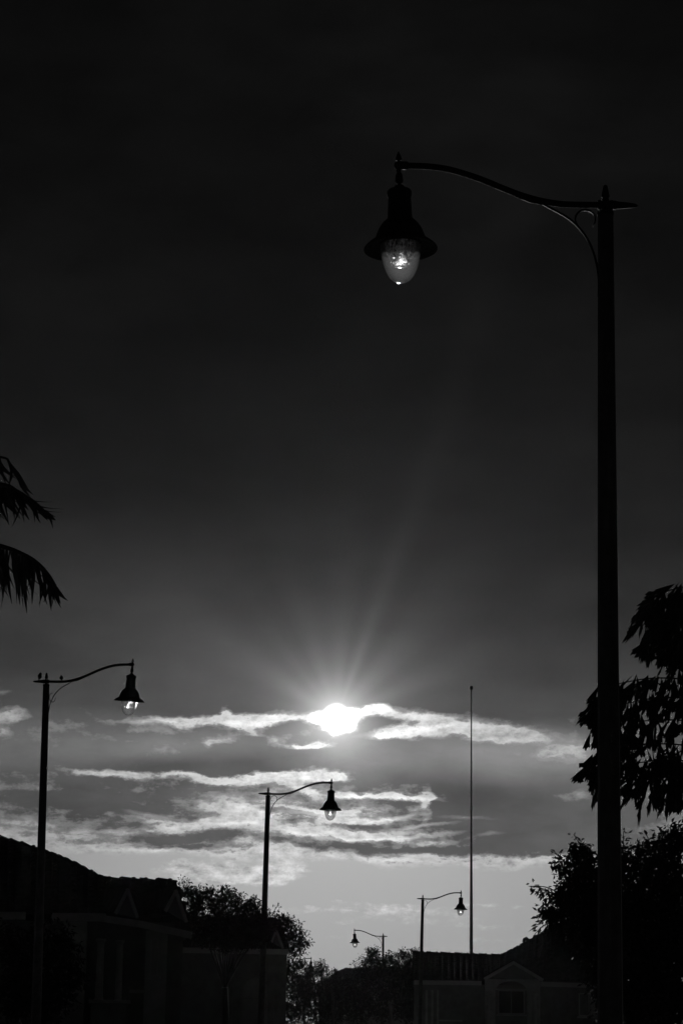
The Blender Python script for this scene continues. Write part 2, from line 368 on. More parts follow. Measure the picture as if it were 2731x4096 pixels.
# ------------------------------------------------------------------ ground
def sheet(name, x0, x1, y0, y1, z, m, kind='structure', label=None, thick=None):
    b = MB()
    if thick: b.box(((x0+x1)/2, (y0+y1)/2, z-thick/2), (x1-x0, y1-y0, thick))
    else: b.add([(x0, y0, z), (x1, y0, z), (x1, y1, z), (x0, y1, z)], [(0, 1, 2, 3)])
    return tag(b.build(name, M[m]), label, None, None, kind)
sheet('ground', -3000, 3000, -2000, 4000, 0, 'grass', label='dark lawn and ground running to the horizon')
sheet('road', -3.6, 1.0, -60, 420, .004, 'asphalt', label='asphalt street running away toward the sun')
sheet('pavement', 1.16, 2.7, -60, 420, .12, 'concrete', thick=.14, label='concrete pavement to the right of the street')
sheet('pavement', -5.6, -3.76, -60, 420, .12, 'concrete', thick=.14, label='concrete pavement to the left of the street')
sheet('kerb', 1.0, 1.157, -60, 420, .13, 'concrete', thick=.15, label='kerb to the right of the street')
sheet('kerb', -3.757, -3.6, -60, 420, .13, 'concrete', thick=.15, label='kerb to the left of the street')
b = MB()
for k in range(30):
    y = -10+k*9; b.add([(-1.36, y, .008), (-1.24, y, .008), (-1.24, y+3, .008), (-1.36, y+3, .008)], [(0, 1, 2, 3)])
tag(b.build('road_marking', M['roadpaint']), 'dashed centre line painted on the street', None, None, 'structure')
# ------------------------------------------------------------------ street lamps
K = 1.25
ARM = [(0, 0), (.17, -.003), (.30, .0), (.43, .021), (.557, .058), (.685, .110), (.814, .168), (.943, .216), (1.07, .252), (1.2, .268), (1.33, .270)]
def street_lamp(hub_px, d, s, lean, htilt, hback, label, scroll='up', armup=1.0):
    hub = at(hub_px[0], hub_px[1], d)
    H = hub.z/math.cos(lean)/K
    root = thing('street_lamp', label, 'street lamp', (hub.x-math.sin(lean)*H*K, hub.y, 0), (0, lean, 0), 'street lamps along the road')
    P = M['paint']
    k_ = lambda p: tuple(c*K for c in p)
    def L(prof, name, m=P, n=24, c=(0, 0, 0), mtx=None, par=root, loc=None, rot=None, smooth=True, caps=True):
        return MB().lathe([(r*K, z*K) for r, z in prof], n, k_(c), smooth, mtx, caps).build(name, m, par, k_(loc) if loc else None, rot)
    # tapered shaft, ribbed foot
    top = H-.066
    MB().lathe([((.052+.036*(1-z/top))*K, z*K) for z in (top, top*.75, top*.5, top*.25, .9)][::-1], 12, (0, 0, 0), False).build('pole', M['concrete_pole'], root)
    L([(.17, 0), (.17, .05), (.15, .07), (.15, .30), (.125, .34), (.12, .42), (.13, .45), (.105, .52), (.098, .86), (.108, .88), (.108, .92), (.088, .95)], 'pole_base', M['concrete_pole'])
    L([(.052, -.012), (.055, 0), (.055, .016), (.046, .024), (.03, .026), (.024, .036), (.022, .045), (.03, .052)], 'pole_cap', P, loc=(0, 0, H-.066))
    # hub with collars
    hb = MB().lathe([(r*K, z*K) for r, z in [(.026, -.045), (.022, -.03), (.034, -.022), (.042, 0), (.034, .022), (.022, .030), (.026, .036), (.018, .045)]], 20)
    rx = Matrix.Rotation(math.pi/2*s, 3, 'Y')
    hb.lathe([(r*K, z*K) for r, z in [(.03, -.052), (.034, -.046), (.034, -.032), (.026, -.028), (.026, .028), (.034, .032), (.034, .046), (.03, .052)]], 16, mtx=rx)
    hb.build('hub', P, root, (0, 0, H*K))
    fin = [(.018, .040), (.022, .052), (.028, .060), (.0265, .070), (.017, .12), (.012, .138), (.004, .143)]
    L(fin, 'finial', P, 16, loc=(0, 0, H))
    # tail spike pointing away from the street
    L([(.022, .048), (.030, .056), (.031, .068), (.026, .076), (.021, .14), (.014, .195), (.008, .210), (.002, .216)], 'tail_spike', P, 16, loc=(0, 0, H), rot=(0, -math.pi/2*s, 0))
    # arm
    pts = [Vector((x*s*K, 0, z*armup*K)) for x, z in ARM]
    pts = smooth_path(pts, 4)
    MB().tube(pts, [.0215*K]*len(pts), 14).build('arm', P, root, (0, 0, H*K))
    # clamp where the brace meets the arm
    c0 = Vector((.50*s*K, 0, .040*armup*K)); c1 = Vector((.60*s*K, 0, .076*armup*K)); c2 = Vector((.40*s*K, 0, .014*K))
    MB().tube([c2+Vector((0, 0, -.006*K)), c0+Vector((0, 0, -.009*K)), c1+Vector((0, 0, -.007*K))], [.020*K, .024*K, .020*K], 10).build('clamp', P, root, (0, 0, H*K))
    # curved brace, a flat strap, and its scroll
    br = [(.42, -.002), (.36, -.035), (.30, -.068), (.246, -.102), (.197, -.146), (.15, -.20), (.113, -.262), (.085, -.33), (.066, -.40), (.052, -.48), (.047, -.56), (.050, -.66)]
    MB().tube(smooth_path([(x*s*K, 0, z*K) for x, z in br], 3), .0078*K, 8, flat=1.6).build('brace', P, root, (0, 0, H*K))
    if scroll == 'up':
        scp = [(.108, -.275), (.150, -.205), (.190, -.145), (.203, -.108), (.194, -.072), (.168, -.046), (.135, -.038), (.100, -.047), (.076, -.070), (.068, -.100), (.072, -.128), (.083, -.150)]
    elif scroll == 'down':
        scp = [(.16, -.262), (.142, -.315), (.120, -.335), (.095, -.330), (.066, -.300), (.054, -.262), (.060, -.222), (.080, -.198), (.110, -.188)]
    else:
        scp = [(.125, -.24), (.160, -.185), (.172, -.150), (.158, -.105), (.125, -.070), (.080, -.052), (.045, -.060)]
    n = len(scp); ws = [.0055*K*(.75+.5*math.sin(i/(n-1)*math.pi)) for i in range(n)]
    sp = smooth_path([(x*s*K, 0, z*K) for x, z in scp], 3); wr = [ws[min(i//3, n-1)] for i in range(len(sp))]
    MB().tube(sp, wr, 8, flat=1.8).build('scroll', P, root, (0, 0, H*K))
    # ball joint and the hanging lantern
    bx, bz = 1.39, .270*armup
    J = link('lantern', None, root, (bx*s*K, 0, (H+bz)*K), (hback, htilt, 0))
    ball = MB().lathe([(.0012*K, -.033*K)]+[(.033*math.cos(a)*K, .033*math.sin(a)*K) for a in [-1.2, -.8, -.4, 0, .4, .8, 1.2]]+[(.0012*K, .033*K)], 20)
    ball.lathe([(r*K, z*K) for r, z in [(.024, .012), (.028, .02), (.028, .055), (.024, .06)]], 16, mtx=Matrix.Rotation(-math.pi/2*s, 3, 'Y'))
    ball.build('ball_joint', P, J)
    L([(.014, .026), (.013, .036), (.021, .040), (.0215, .046), (.015, .070), (.006, .092), (.0015, .103)], 'finial', P, 14, par=J)
    L([(.019, -.030), (.019, -.044), (.014, -.05), (.019, -.058), (.0235, -.075), (.0265, -.098), (.0265, -.115), (.02, -.128), (.014, -.132), (.014, -.140), (.030, -.146), (.036, -.165)][::-1], 'hanger', P, 16, par=J)
    # shade: cap, neck, dome and flared brim as one spun shell
    sh = [(.036, -.160), (.052, -.168), (.074, -.178), (.083, -.190), (.083, -.200), (.080, -.206), (.083, -.214), (.081, -.222), (.076, -.228), (.079, -.30), (.083, -.385),
          (.100, -.398), (.122, -.420), (.144, -.455), (.160, -.495), (.168, -.520), (.172, -.534), (.190, -.545), (.214, -.560), (.236, -.580), (.246, -.594), (.246, -.600),
          (.232, -.590), (.205, -.572), (.175, -.563), (.146, -.562), (.142, -.556)]
    L(sh, 'lamp_shade', P, 40, par=J, caps=False)
    L([(.142, -.560), (.142, -.572), (.136, -.572), (.136, -.560)], 'retaining_ring', P, 36, par=J, caps=False)
    gp = [(.134*math.cos(t)**.80 if t < 1.5 else .0008, -.568-.262*math.sin(t)) for t in [i/14*1.5705 for i in range(15)]]
    g = L(gp, 'globe', M['globe'], 36, par=J, caps=False)
    MB().lathe([(r*K, z*K) for r, z in [(.0006, -.835), (.0025, -.833), (.003, -.830), (.002, -.828)]], 8, caps=False).build('globe_tip', M['globe'], J)
    # refractor bowl and lamp holder inside
    # clear moulded bowl, and an added frosted panel, outlined like the bright patch, to catch the sun
    L([(.104, -.548), (.103, -.59), (.097, -.625), (.082, -.655), (.066, -.678), (.060, -.690), (.066, -.696), (.064, -.708), (.050, -.716), (.004, -.720)], 'refractor', M['refractor'], 30, par=g, caps=False)
    fp = MB(); pr = [(.036, -.560), (.030, -.585), (.026, -.605), (.034, -.632), (.046, -.660), (.052, -.674), (.050, -.679), (.066, -.686), (.068, -.700), (.060, -.708)]
    vv = []; nn_ = 12
    for (w_, z_) in pr:
        for q in range(nn_+1):
            u = q/nn_*2-1; jag = .004*math.sin(q*2.7+z_*300)
            vv.append((u*(w_+jag)*K, (.040-.030*u*u)*K, (z_+.0035*math.sin(q*1.9+z_*90))*K))
    fp.add(vv, [(i*(nn_+1)+q, i*(nn_+1)+q+1, (i+1)*(nn_+1)+q+1, (i+1)*(nn_+1)+q) for i in range(len(pr)-1) for q in range(nn_)], True)
    fp.build('added_glow_panel', M['frost'], g)
    L([(.026, -.52), (.026, -.54), (.018, -.553)], 'lamp_holder', M['steel'], 12, par=g)
    return root, hub
LAMPS = [
 ((2420, 820), 19.1, -1, .008, -.036, 0., 'largest dark street lamp at the right, its glowing globe hanging out to the left', 'up', .93),
 ((186.7, 2726), 46.2, 1, -.014, .078, .12, 'street lamp at the far left with two birds perched on its arm', 'down', 1.03),
 ((1072.5, 3175), 62.8, 1, .010, .012, .02, 'grey street lamp hanging straight below the sun in the middle', 'up', 1.02),
 ((1690, 3595), 103.6, 1, .019, .012, .0, 'small street lamp above the tiled roof just left of the tall thin pole', 'side', .95),
 ((1532, 3745), 137.5, -1, 0., -.045, .0, 'small distant street lamp facing left with its pole rising from the treetops', 'up', .98),
 ((1144, 3851), 158., 1, .01, .02, .0, 'most distant street lamp, half hidden behind small trees at the end of the street', 'up', 1.0),
]
hubs = []
for a in LAMPS: hubs.append(street_lamp(*a))
# ------------------------------------------------------------------ birds on the second lamp
def bird(px, py, d, h, s, label, fat=1.):
    base = at(px, py, d)
    o = thing('bird', label, 'bird', base, (0, 0, .25*s), 'birds on the street lamp')
    # upright perching body: tail, belly, breast, neck and head in one skin
    pts = [(-.16*s, 0, -.10), (-.13*s, 0, .02), (-.10*s, 0, .16), (-.04*s, 0, .32), (.0, 0, .50), (.03*s, 0, .66), (.045*s, 0, .78), (.055*s, 0, .88), (.06*s, 0, .965), (.062*s, 0, 1.0)]
    rd_ = [.04, .06, .14, .26*fat, .31*fat, .27*fat, .185, .18, .11, .01]
    MB().tube(smooth_path([Vector(p)*h for p in pts], 3), [(rd_[min(i//3, 9)]*(1-(i % 3)/3)+rd_[min(i//3+1, 9)]*((i % 3)/3))*h for i in range(28)], 12).build('body', M['feather'], o)
    MB().tube([Vector((.12*s, 0, .87))*h, Vector((.20*s, 0, .855))*h, Vector((.26*s, 0, .83))*h], [.045*h, .028*h, .004*h], 8).build('beak', M['feather'], o)
    for q in (-1, 1):
        MB().tube([Vector((.0, .16*q, .66))*h, Vector((-.05*s, .21*q, .45))*h, Vector((-.13*s, .13*q, .12))*h, Vector((-.17*s, .05*q, -.02))*h], [.05*h, .10*h, .06*h, .01*h], 8, flat=.5).build('wing', M['feather'], o)
        MB().tube([Vector((.02*s, .07*q, .30))*h, Vector((.03*s, .07*q, .12))*h, Vector((.02*s, .07*q, -.02))*h, Vector((.10*s, .07*q, -.03))*h], [.035*h, .016*h, .016*h, .012*h], 6).build('leg', M['feather'], o)
    MB().add([Vector(p)*h for p in [(-.13*s, -.05, .05), (-.13*s, .05, .05), (-.24*s, .045, -.22), (-.24*s, -.045, -.22), (-.15*s, 0, .07), (-.25*s, 0, -.2)]], [(0, 1, 4), (0, 4, 5, 3), (4, 1, 2, 5), (0, 3, 2, 1)]).build('tail', M['feather'], o)
bird(160.5, 2719, 46.2, .15, 1, 'slim upright bird perched on the tail spike left of the pole', 1.0)
bird(246.5, 2721.5, 46.2, .105, -1, 'small plump bird perched on the arm right of the pole', 1.3)
# ------------------------------------------------------------------ tall pole
d = 128
tp = at(1884, 2745, d); r = thing('tall_pole', 'very tall thin tapering pole with a small square cap rising behind the roof', 'pole', (tp.x, tp.y, 0))
MB().lathe([(.03, tp.z-.16), (.036, tp.z*.88), (.06, tp.z*.6), (.105, tp.z*.3), (.14, .4)][::-1], 16).build('shaft', M['aluminium'], r)
MB().lathe([(.3, 0), (.3, .06), (.2, .1), (.17, .4), (.15, .42)], 16).build('foot', M['aluminium'], r)
c = MB(); c.box((0, 0, tp.z-.09), (.172, .172, .16)); c.box((0, 0, tp.z-.178), (.19, .19, .03)); c.box((0, 0, tp.z-.012), (.15, .15, .024)); c.build('cap', M['aluminium'], r)
# ------------------------------------------------------------------ houses
SHIFT = [0.]
def dpt(px, py, d): return at(px, py, d)
def roof_slope(par, sil, eave_y, d_eave, name='roof', x_end=None, mat_='tile', cap=True, capn=None, back=6., tile_px=None):
    """sil: silhouette [(px, py, d)] along ridge/hips; eave below it on the plane at d_eave; a back slope closes it"""
    b = MB(); n = len(sil)
    top = [dpt(*q) for q in sil]
    ev = [dpt(q[0], eave_y if not callable(eave_y) else eave_y(q[0]), d_eave) for q in sil]
    bk = [Vector((t.x+SHIFT[0]*((t.y-e.y)+back*.2), t.y+(t.y-e.y)+back*.2, e.z)) for t, e in zip(top, ev)]
    b.add(top+ev+bk, [(n+i, n+i+1, i+1, i) for i in range(n-1)]+[(i, i+1, 2*n+i+1, 2*n+i) for i in range(n-1)]+[(0, 2*n, n), (n-1, 2*n-1, 3*n-1)]+[(2*n+i, 2*n+i+1, n+i+1, n+i) for i in range(n-1)])
    rf = b.build(name, M[mat_], par)
    # courses of barrel tiles on the slope we see
    t = MB(); cnt = 0
    for i in range(n-1):
        w = (ev[i+1]-ev[i]); segs = max(1, int(w.length/.30)); 
        for k in range(segs):
            u = (k+.5)/segs; e0 = ev[i].lerp(ev[i+1], u); t0 = top[i].lerp(top[i+1], u); ln = (t0-e0).length
            if ln < .3: continue
            dr = (t0-e0).normalized(); side = w.normalized(); nn = side.cross(dr)
            if nn.y > 0: nn = -nn
            rows = max(1, int(ln/.42))
            for r_ in range(rows):
                a = e0+dr*(ln*r_/rows); c_ = e0+dr*(ln*(r_+1)/rows+.04 if r_ < rows-1 else ln)
                j = random.uniform(-.008, .008); R_ = .085
                ring = []
                for (q, off) in ((a, .045+j), (c_, .012)):
                    for ang in (0, 50, 90, 130, 180):
                        an = math.radians(ang); ring.append(q+side*(-math.cos(an)*R_)+nn*(math.sin(an)*R_*.8+off-.01))
                t.add(ring, [(m_, m_+1, m_+6, m_+5) for m_ in range(4)]+[(0, 4, 3, 2, 1)])
                cnt += 1
    if cnt: tag(t.build('roof_tiles', M[mat_], par), kind='stuff')
    # ridge and hip caps, one by one
    if cap:
        for i in range(n-1):
            a, c_ = top[i], top[i+1]; Ls = (c_-a).length; k = max(1, round(Ls/(tile_px or .48)))
            dr = (c_-a)/k
            for j in range(k):
                p = a+dr*j; q = p+dr*1.08
                hi = capn != 'flip'
                z0, z1 = (.075, .030) if hi else (.030, .075)
                r0, r1 = (.12, .095) if hi else (.095, .12)
                up = Vector((0, 0, 1)); sd_ = dr.cross(up).normalized(); ring = []
                jz = random.uniform(-.010, .012)
                for (c0, rr, zz) in ((p, r0, z0), (q, r1, z1)):
                    for ang in (0, 45, 90, 135, 180):
                        an = math.radians(ang); ring.append(c0+sd_*(-math.cos(an)*rr)+up*(math.sin(an)*rr*.55+zz-.075+jz))
                me = MB().add(ring, [(m_, m_+1, m_+6, m_+5) for m_ in range(4)]+[(0, 4, 3, 2, 1), (5, 6, 7, 8, 9)])
                me.build('ridge_tile', M[mat_], rf)
    return rf, top, ev
def wall_px(par, x0, x1, ytop, d, m='stucco', name='wall', depth=7., zbot=0.):
    a = dpt(x0, ytop, d); c_ = dpt(x1, ytop, d)
    zt = min(a.z, c_.z)
    y0, s_ = a.y, SHIFT[0]*depth
    return MB().prism([(a.x, y0, zbot), (c_.x, y0, zbot), (c_.x+s_, y0+depth, zbot), (a.x+s_, y0+depth, zbot)], (0, 0, zt-zbot)).build(name, M[m], par)
def board(par, p, q, w, th, m='trim', name='fascia'):
    p, q = Vector(p), Vector(q); dr = (q-p); L_ = dr.length; dr.normalize()
    up = Vector((0, 0, 1)) - dr*dr.z; up.normalize(); fw = dr.cross(up)
    if fw.y > 0: fw = -fw
    b = MB(); vs_ = []
    for e in (p, q):
        for (u_, f_) in ((0, 0), (0, th), (w, th), (w, 0)): vs_.append(e-up*u_+fw*f_)
    b.add(vs_, [(0, 1, 2, 3), (7, 6, 5, 4), (0, 4, 5, 1), (1, 5, 6, 2), (2, 6, 7, 3), (3, 7, 4, 0)])
    return b.build(name, M[m], par)
def gable(par, apex, left, right, d, back, face='stucco', rake=.16, name='gable', thick=.06):
    """gable facing us: triangular wall, two rake boards, two little roof planes running back"""
    A_, L_, R_ = dpt(*apex, d), dpt(*left, d), dpt(*right, d)
    g = MB().prism([L_+Vector((.05, .05, 0)), R_+Vector((-.05, .05, 0)), A_+Vector((0, .05, -.05))], (0, back*.3, 0)).build(name, M[face], par)
    board(g, L_, A_+Vector((0, 0, .02)), rake, thick, 'trim', 'rake_board'); board(g, A_+Vector((0, -.003, .02)), R_, rake, thick, 'trim', 'rake_board')
    bv = Vector((SHIFT[0]*back*1.8-.25*back*(apex[0] < 1365), back, 0)); up = Vector((0, 0, .04))
    for P_, Q_ in ((L_, A_), (A_, R_)):
        MB().prism([P_+up, Q_+up, Q_+up+bv, P_+up+bv], (0, 0, .07)).build('gable_roof', M['tile'], g)
    return g
def column(par, px, y0, y1, d, w_px, m='stucco'):
    a = dpt(px, y0, d); c_ = dpt(px, y1, d); r_ = w_px/2*d/F
    h = a.z-c_.z
    return MB().lathe([(r_*1.45, 0), (r_*1.45, .12*r_*4), (r_*1.15, .16*r_*4), (r_*1.05, .25*r_*4), (r_, h*.3), (r_*.92, h-r_*1.2), (r_*1.15, h-r_*.9), (r_*1.35, h-r_*.5), (r_*1.35, h)], 20, (a.x, a.y, c_.z)).build('column', M[m], par)
def window(par, x0, x1, y0, y1, d, mull=1, bars=0, frame=.07):
    a, c_ = dpt(x0, y0, d), dpt(x1, y1, d)
    W_, H_ = c_.x-a.x, a.z-c_.z; cx, cz = (a.x+c_.x)/2, (a.z+c_.z)/2; y = a.y
    f = MB()
    for sx in (-1, 1): f.box((cx+sx*(W_/2-frame/2), y-.03, cz), (frame, .10, H_))
    for sz in (-1, 1): f.box((cx, y-.032, cz+sz*(H_/2-frame/2)), (W_-2*frame, .09, frame))
    w = f.build('window', M['trim'], par)
    MB().box((cx, y+.0, cz), (W_-2*frame+.01, .02, H_-2*frame+.01)).build('pane', M['glasspane'], w)
    for k in range(mull): MB().box((cx-W_/2+W_*(k+1)/(mull+1), y-.025, cz), (frame*.7, .05, H_-2*frame)).build('mullion', M['trim'], w)
    MB().box((cx, y-.06, cz-H_/2-.05), (W_+.16, .20, .08)).build('sill', M['trim'], w)
    return w
def arch_panel(par, x0, x1, ytop, yspring, ybot, outer, d, name='porch_wall', m='stucco', th=.25):
    """wall with an arched opening: outer=(X0, X1, Ytop)"""
    a, c_ = dpt(x0, yspring, d), dpt(x1, yspring, d); tz = dpt((x0+x1)/2, ytop, d).z; bz = max(.05, dpt(x0, ybot, d).z)
    o0, o1 = dpt(outer[0], outer[2], d), dpt(outer[1], outer[2], d); y = a.y
    cx, rx_ = (a.x+c_.x)/2, (c_.x-a.x)/2; rz = tz-a.z; N = 14
    b = MB(); inner = [(cx-rx_*math.cos(math.pi*i/N), a.z+rz*math.sin(math.pi*i/N)) for i in range(N+1)]
    top = [(o0.x+(o1.x-o0.x)*i/N, o0.z) for i in range(N+1)]
    V_ = [Vector((x, y, z)) for x, z in inner]+[Vector((x, y, z)) for x, z in top]
    V2 = [v+Vector((0, th, 0)) for v in V_]; n = len(V_)
    fs = [(i, i+1, N+2+i, N+1+i) for i in range(N)]
    fs += [tuple(q+n for q in f)[::-1] for f in fs]+[(i, i+n, i+1+n, i+1) for i in range(N)]+[(N+1+i, N+2+i, N+2+i+n, N+1+i+n) for i in range(N)]
    b.add(V_+V2, fs)
    for (xa, xb) in ((o0.x, a.x), (c_.x, o1.x)): b.box(((xa+xb)/2, y+th/2, (bz+a.z)/2), (xb-xa, th, a.z-bz))
    # spandrels beside the spring line
    for (xa, xb, i0) in ((o0.x, a.x, 0), (c_.x, o1.x, N)):
        if abs(xb-xa) > .02:
            tt = Vector((top[i0][0], y, top[i0][1]))
            sp_ = [Vector((xa, y, a.z)), Vector((xb, y, a.z)), tt]
            b.add(sp_+[q+Vector((0, th, 0)) for q in sp_], [(0, 1, 2), (5, 4, 3)])
    return b.build(name, M[m], par)
# house at the left, nearest
dA = 58.
def house_root(px, d, label):
    p = dpt(px, 3900, d); return thing('house', label, 'house', (p.x, p.y, 0))
def reparent(root, fn):
    """build in world space under an Empty that stands at the house"""
    before = set(bpy.data.objects); fn(root)
    for o in set(bpy.data.objects)-before:
        if o.parent is root: o.matrix_parent_inverse = Matrix.Translation(-Vector(root.location))
def house_a(h):
    SHIFT[0] = (770-1365.5)/F - .012
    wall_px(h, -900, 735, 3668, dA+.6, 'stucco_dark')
    roof_slope(h, [(-900, 3335, 66), (-500, 3300, 66), (-150, 3312, 65.5), (0, 3349, 65), (90, 3372, 64.5), (180, 3405, 64), (262, 3436, 63), (332, 3469, 62), (400, 3505, 61.5), (414, 3513, 61.4)], 3655, dA, 'roof')
    roof_slope(h, [(414, 3513, 61.4), (560, 3517, 61.4), (705, 3523, 61.4)], 3660, dA, 'roof', tile_px=.50)
    roof_slope(h, [(705, 3523, 61.4), (722, 3585, 60.6), (745, 3640, 60), (762, 3690, 59)], 3722, dA, 'roof', cap=False)
    board(h, dpt(-900, 3644, dA-.1), dpt(105, 3648, dA-.1), .20, .08); board(h, dpt(210, 3652, dA-.1), dpt(425, 3655, dA-.1), .20, .08)
    board(h, dpt(425, 3662, dA-.7), dpt(560, 3682, dA-.9), .17, .08); board(h, dpt(560, 3682, dA-.9), dpt(770, 3728, dA-.9), .17, .08)
    gable(h, (512, 3556), (461, 3652), (553, 3668), dA-.75, 2.6, 'stucco_dark', .075)
    gable(h, (705, 3562), (659, 3642), (748, 3686), dA-.95, 2.6, 'stucco_dark', .075)
    column(h, 406, 3755, 4008, dA-.8, 30); column(h, 482, 3762, 4010, dA-.9, 26)
    a, c_ = dpt(370, 4012, dA-.8), dpt(510, 4012, dA-.8)
    MB().box(((a.x+c_.x)/2, a.y, a.z/2), (c_.x-a.x, .5, a.z)).build('pedestal_wall', M['stucco_dark'], h)
    MB().box(((a.x+c_.x)/2, a.y, a.z+.04), (c_.x-a.x+.12, .62, .08)).build('coping', M['trim'], h)
    wall_px(h, 585, 672, 3722, dA-.7, 'stucco', 'entry_wall', 1.2)
    window(h, 604, 634, 3752, 3905, dA-.72, 0, frame=.03)
    wall_px(h, 255, 350, 3685, dA-.3, 'stucco', 'bay_wall', .8)
    window(h, 540, 580, 3790, 3960, dA+.56, 1, frame=.05)
reparent(house_root(200, dA, 'nearest house, at the left edge, with a long sloping tiled roof and two steep gables'), house_a)
dB = 86.
def house_b(h):
    SHIFT[0] = (1160-1365.5)/F - .012
    wall_px(h, 715, 1148, 3800, dB+.5, 'stucco_dark')
    roof_slope(h, [(700, 3700, 91), (760, 3668, 91.5), (1098, 3676, 91.5), (1112, 3692, 91), (1130, 3740, 89), (1152, 3800, 87)], 3803, dB, 'roof', tile_px=.6)
    board(h, dpt(715, 3790, dB-.1), dpt(1154, 3797, dB-.1), .20, .08)
    gable(h, (1106, 3722), (1086, 3768), (1134, 3792), dB-.5, 2.5, 'stucco_dark', .07)
    arch_panel(h, 962, 1072, 3912, 3960, 4300, (935, 1100, 3850), dB-.6, 'garage_wall', 'stucco_dark')
    g = MB()
    a, c_ = dpt(960, 3910, dB-.25), dpt(1074, 4300, dB-.25)
    gd = link('garage_door', None, h)
    gh = a.z/6
    for k in range(6): MB().box(((a.x+c_.x)/2, a.y, gh*(k+.5)), (c_.x-a.x, .06, gh-.02)).build('panel', M['shutter'], gd)
    window(h, 850, 905, 3935, 4010, dB+.46, 1, frame=.05)
    wall_px(h, 825, 935, 3850, dB-.1, 'stucco_dark', 'bay_wall', .6)
reparent(house_root(930, dB, 'second house on the left, dark tiled roof and arched garage under the trees'), house_b)
dC = 118.
def house_c(h):
    SHIFT[0] = (1640-1365.5)/F + .012
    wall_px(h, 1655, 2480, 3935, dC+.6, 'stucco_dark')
    roof_slope(h, [(1648, 3806, 124), (1760, 3811, 124), (1880, 3815, 124), (2004, 3819, 124)], 3925, dC, 'roof', tile_px=.66)
    roof_slope(h, [(2004, 3819, 124), (2030, 3806, 123.8), (2080, 3780, 123.5), (2130, 3752, 123.2), (2190, 3716, 123), (2300, 3660, 123), (2480, 3600, 123)], 3925, dC-.3, 'roof', tile_px=.45)
    b = [dpt(2093, 3768, 123), dpt(2096, 3757, 123), dpt(2104, 3754, 123), dpt(2112, 3759, 123)]
    MB().tube(b, [.09, .10, .10, .07], 10).build('roof_vent', M['tile'], h)
    board(h, dpt(1655, 3921, dC-.1), dpt(1925, 3924, dC-.1), .22, .08)
    board(h, dpt(2160, 3927, dC-.4), dpt(2480, 3936, dC-.4), .24, .08)
    gable(h, (2052, 3846), (1934, 3912), (2172, 3916), dC-1.3, 5., 'stucco_dark', .15, thick=.1)
    arch_panel(h, 1980, 2108, 3924, 3965, 4400, (1940, 2160, 3915), dC-1.2, 'porch_wall', 'stucco')
    column(h, 1952, 3975, 4250, dC-1.5, 20); column(h, 2134, 3975, 4250, dC-1.5, 20)
    for px in (1952, 2134):
        a = dpt(px, 4250, dC-1.5); MB().box((a.x, a.y, a.z/2), (.5, .5, a.z)).build('pedestal', M['stucco'], h)
    window(h, 1990, 2095, 3960, 4058, dC+.5, 1, frame=.06)
    MB().box((dpt(2042, 3960, dC-.9).x, dpt(2042, 3960, dC-.9).y, dpt(2042, 3958, dC-.9).z), (1.7, .1, .06)).build('transom', M['trim'], h)
    w = window(h, 2312, 2392, 3972, 4066, dC+.55, 1, frame=.06)
    # horizontal blind slats behind the right sash
    a, c_ = dpt(2358, 3978, dC+.5), dpt(2388, 4060, dC+.5)
    for k in range(14): MB().box(((a.x+c_.x)/2, a.y-.01, c_.z+(a.z-c_.z)*(k+.5)/14), (c_.x-a.x, .03, (a.z-c_.z)/14*.55)).build('blind_slat', M['trim'], w)
    for k, x in enumerate((1705, 1728, 1750)): MB().box((dpt(x, 4000, dC+.45).x, dpt(x, 4000, dC+.45).y, dpt(x, 4000, dC).z/2+.2), (.12, .12, dpt(x, 3950, dC).z)).build('downpipe' if k == 1 else 'pilaster', M['stucco'], h)
    window(h, 1762, 1840, 3990, 4080, dC+.55, 1, frame=.06)
reparent(house_root(2050, dC, 'house at the right with a gabled arched porch and slatted window, roof behind the trees'), house_c)
dD = 182.
def house_d(h):
    SHIFT[0] = 0.
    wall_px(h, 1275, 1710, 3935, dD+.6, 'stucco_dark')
    roof_slope(h, [(1262, 3938, 183), (1300, 3915, 185), (1350, 3888, 187), (1378, 3873, 188), (1500, 3872, 188), (1720, 3875, 188)], 3940, dD, 'roof', tile_px=.9)
    board(h, dpt(1265, 3938, dD-.1), dpt(1715, 3941, dD-.1), .25, .08)
    window(h, 1340, 1375, 3965, 4000, dD+.55, 1)
    MB().box((dpt(1310, 4010, dD+.5).x, dpt(1310, 4010, dD+.5).y, 1.05), (.95, .12, 2.1)).build('door', M['shutter'], h)
reparent(house_root(1420, dD, 'farthest house at the end of the street, low hipped roof behind the treetops'), house_d)
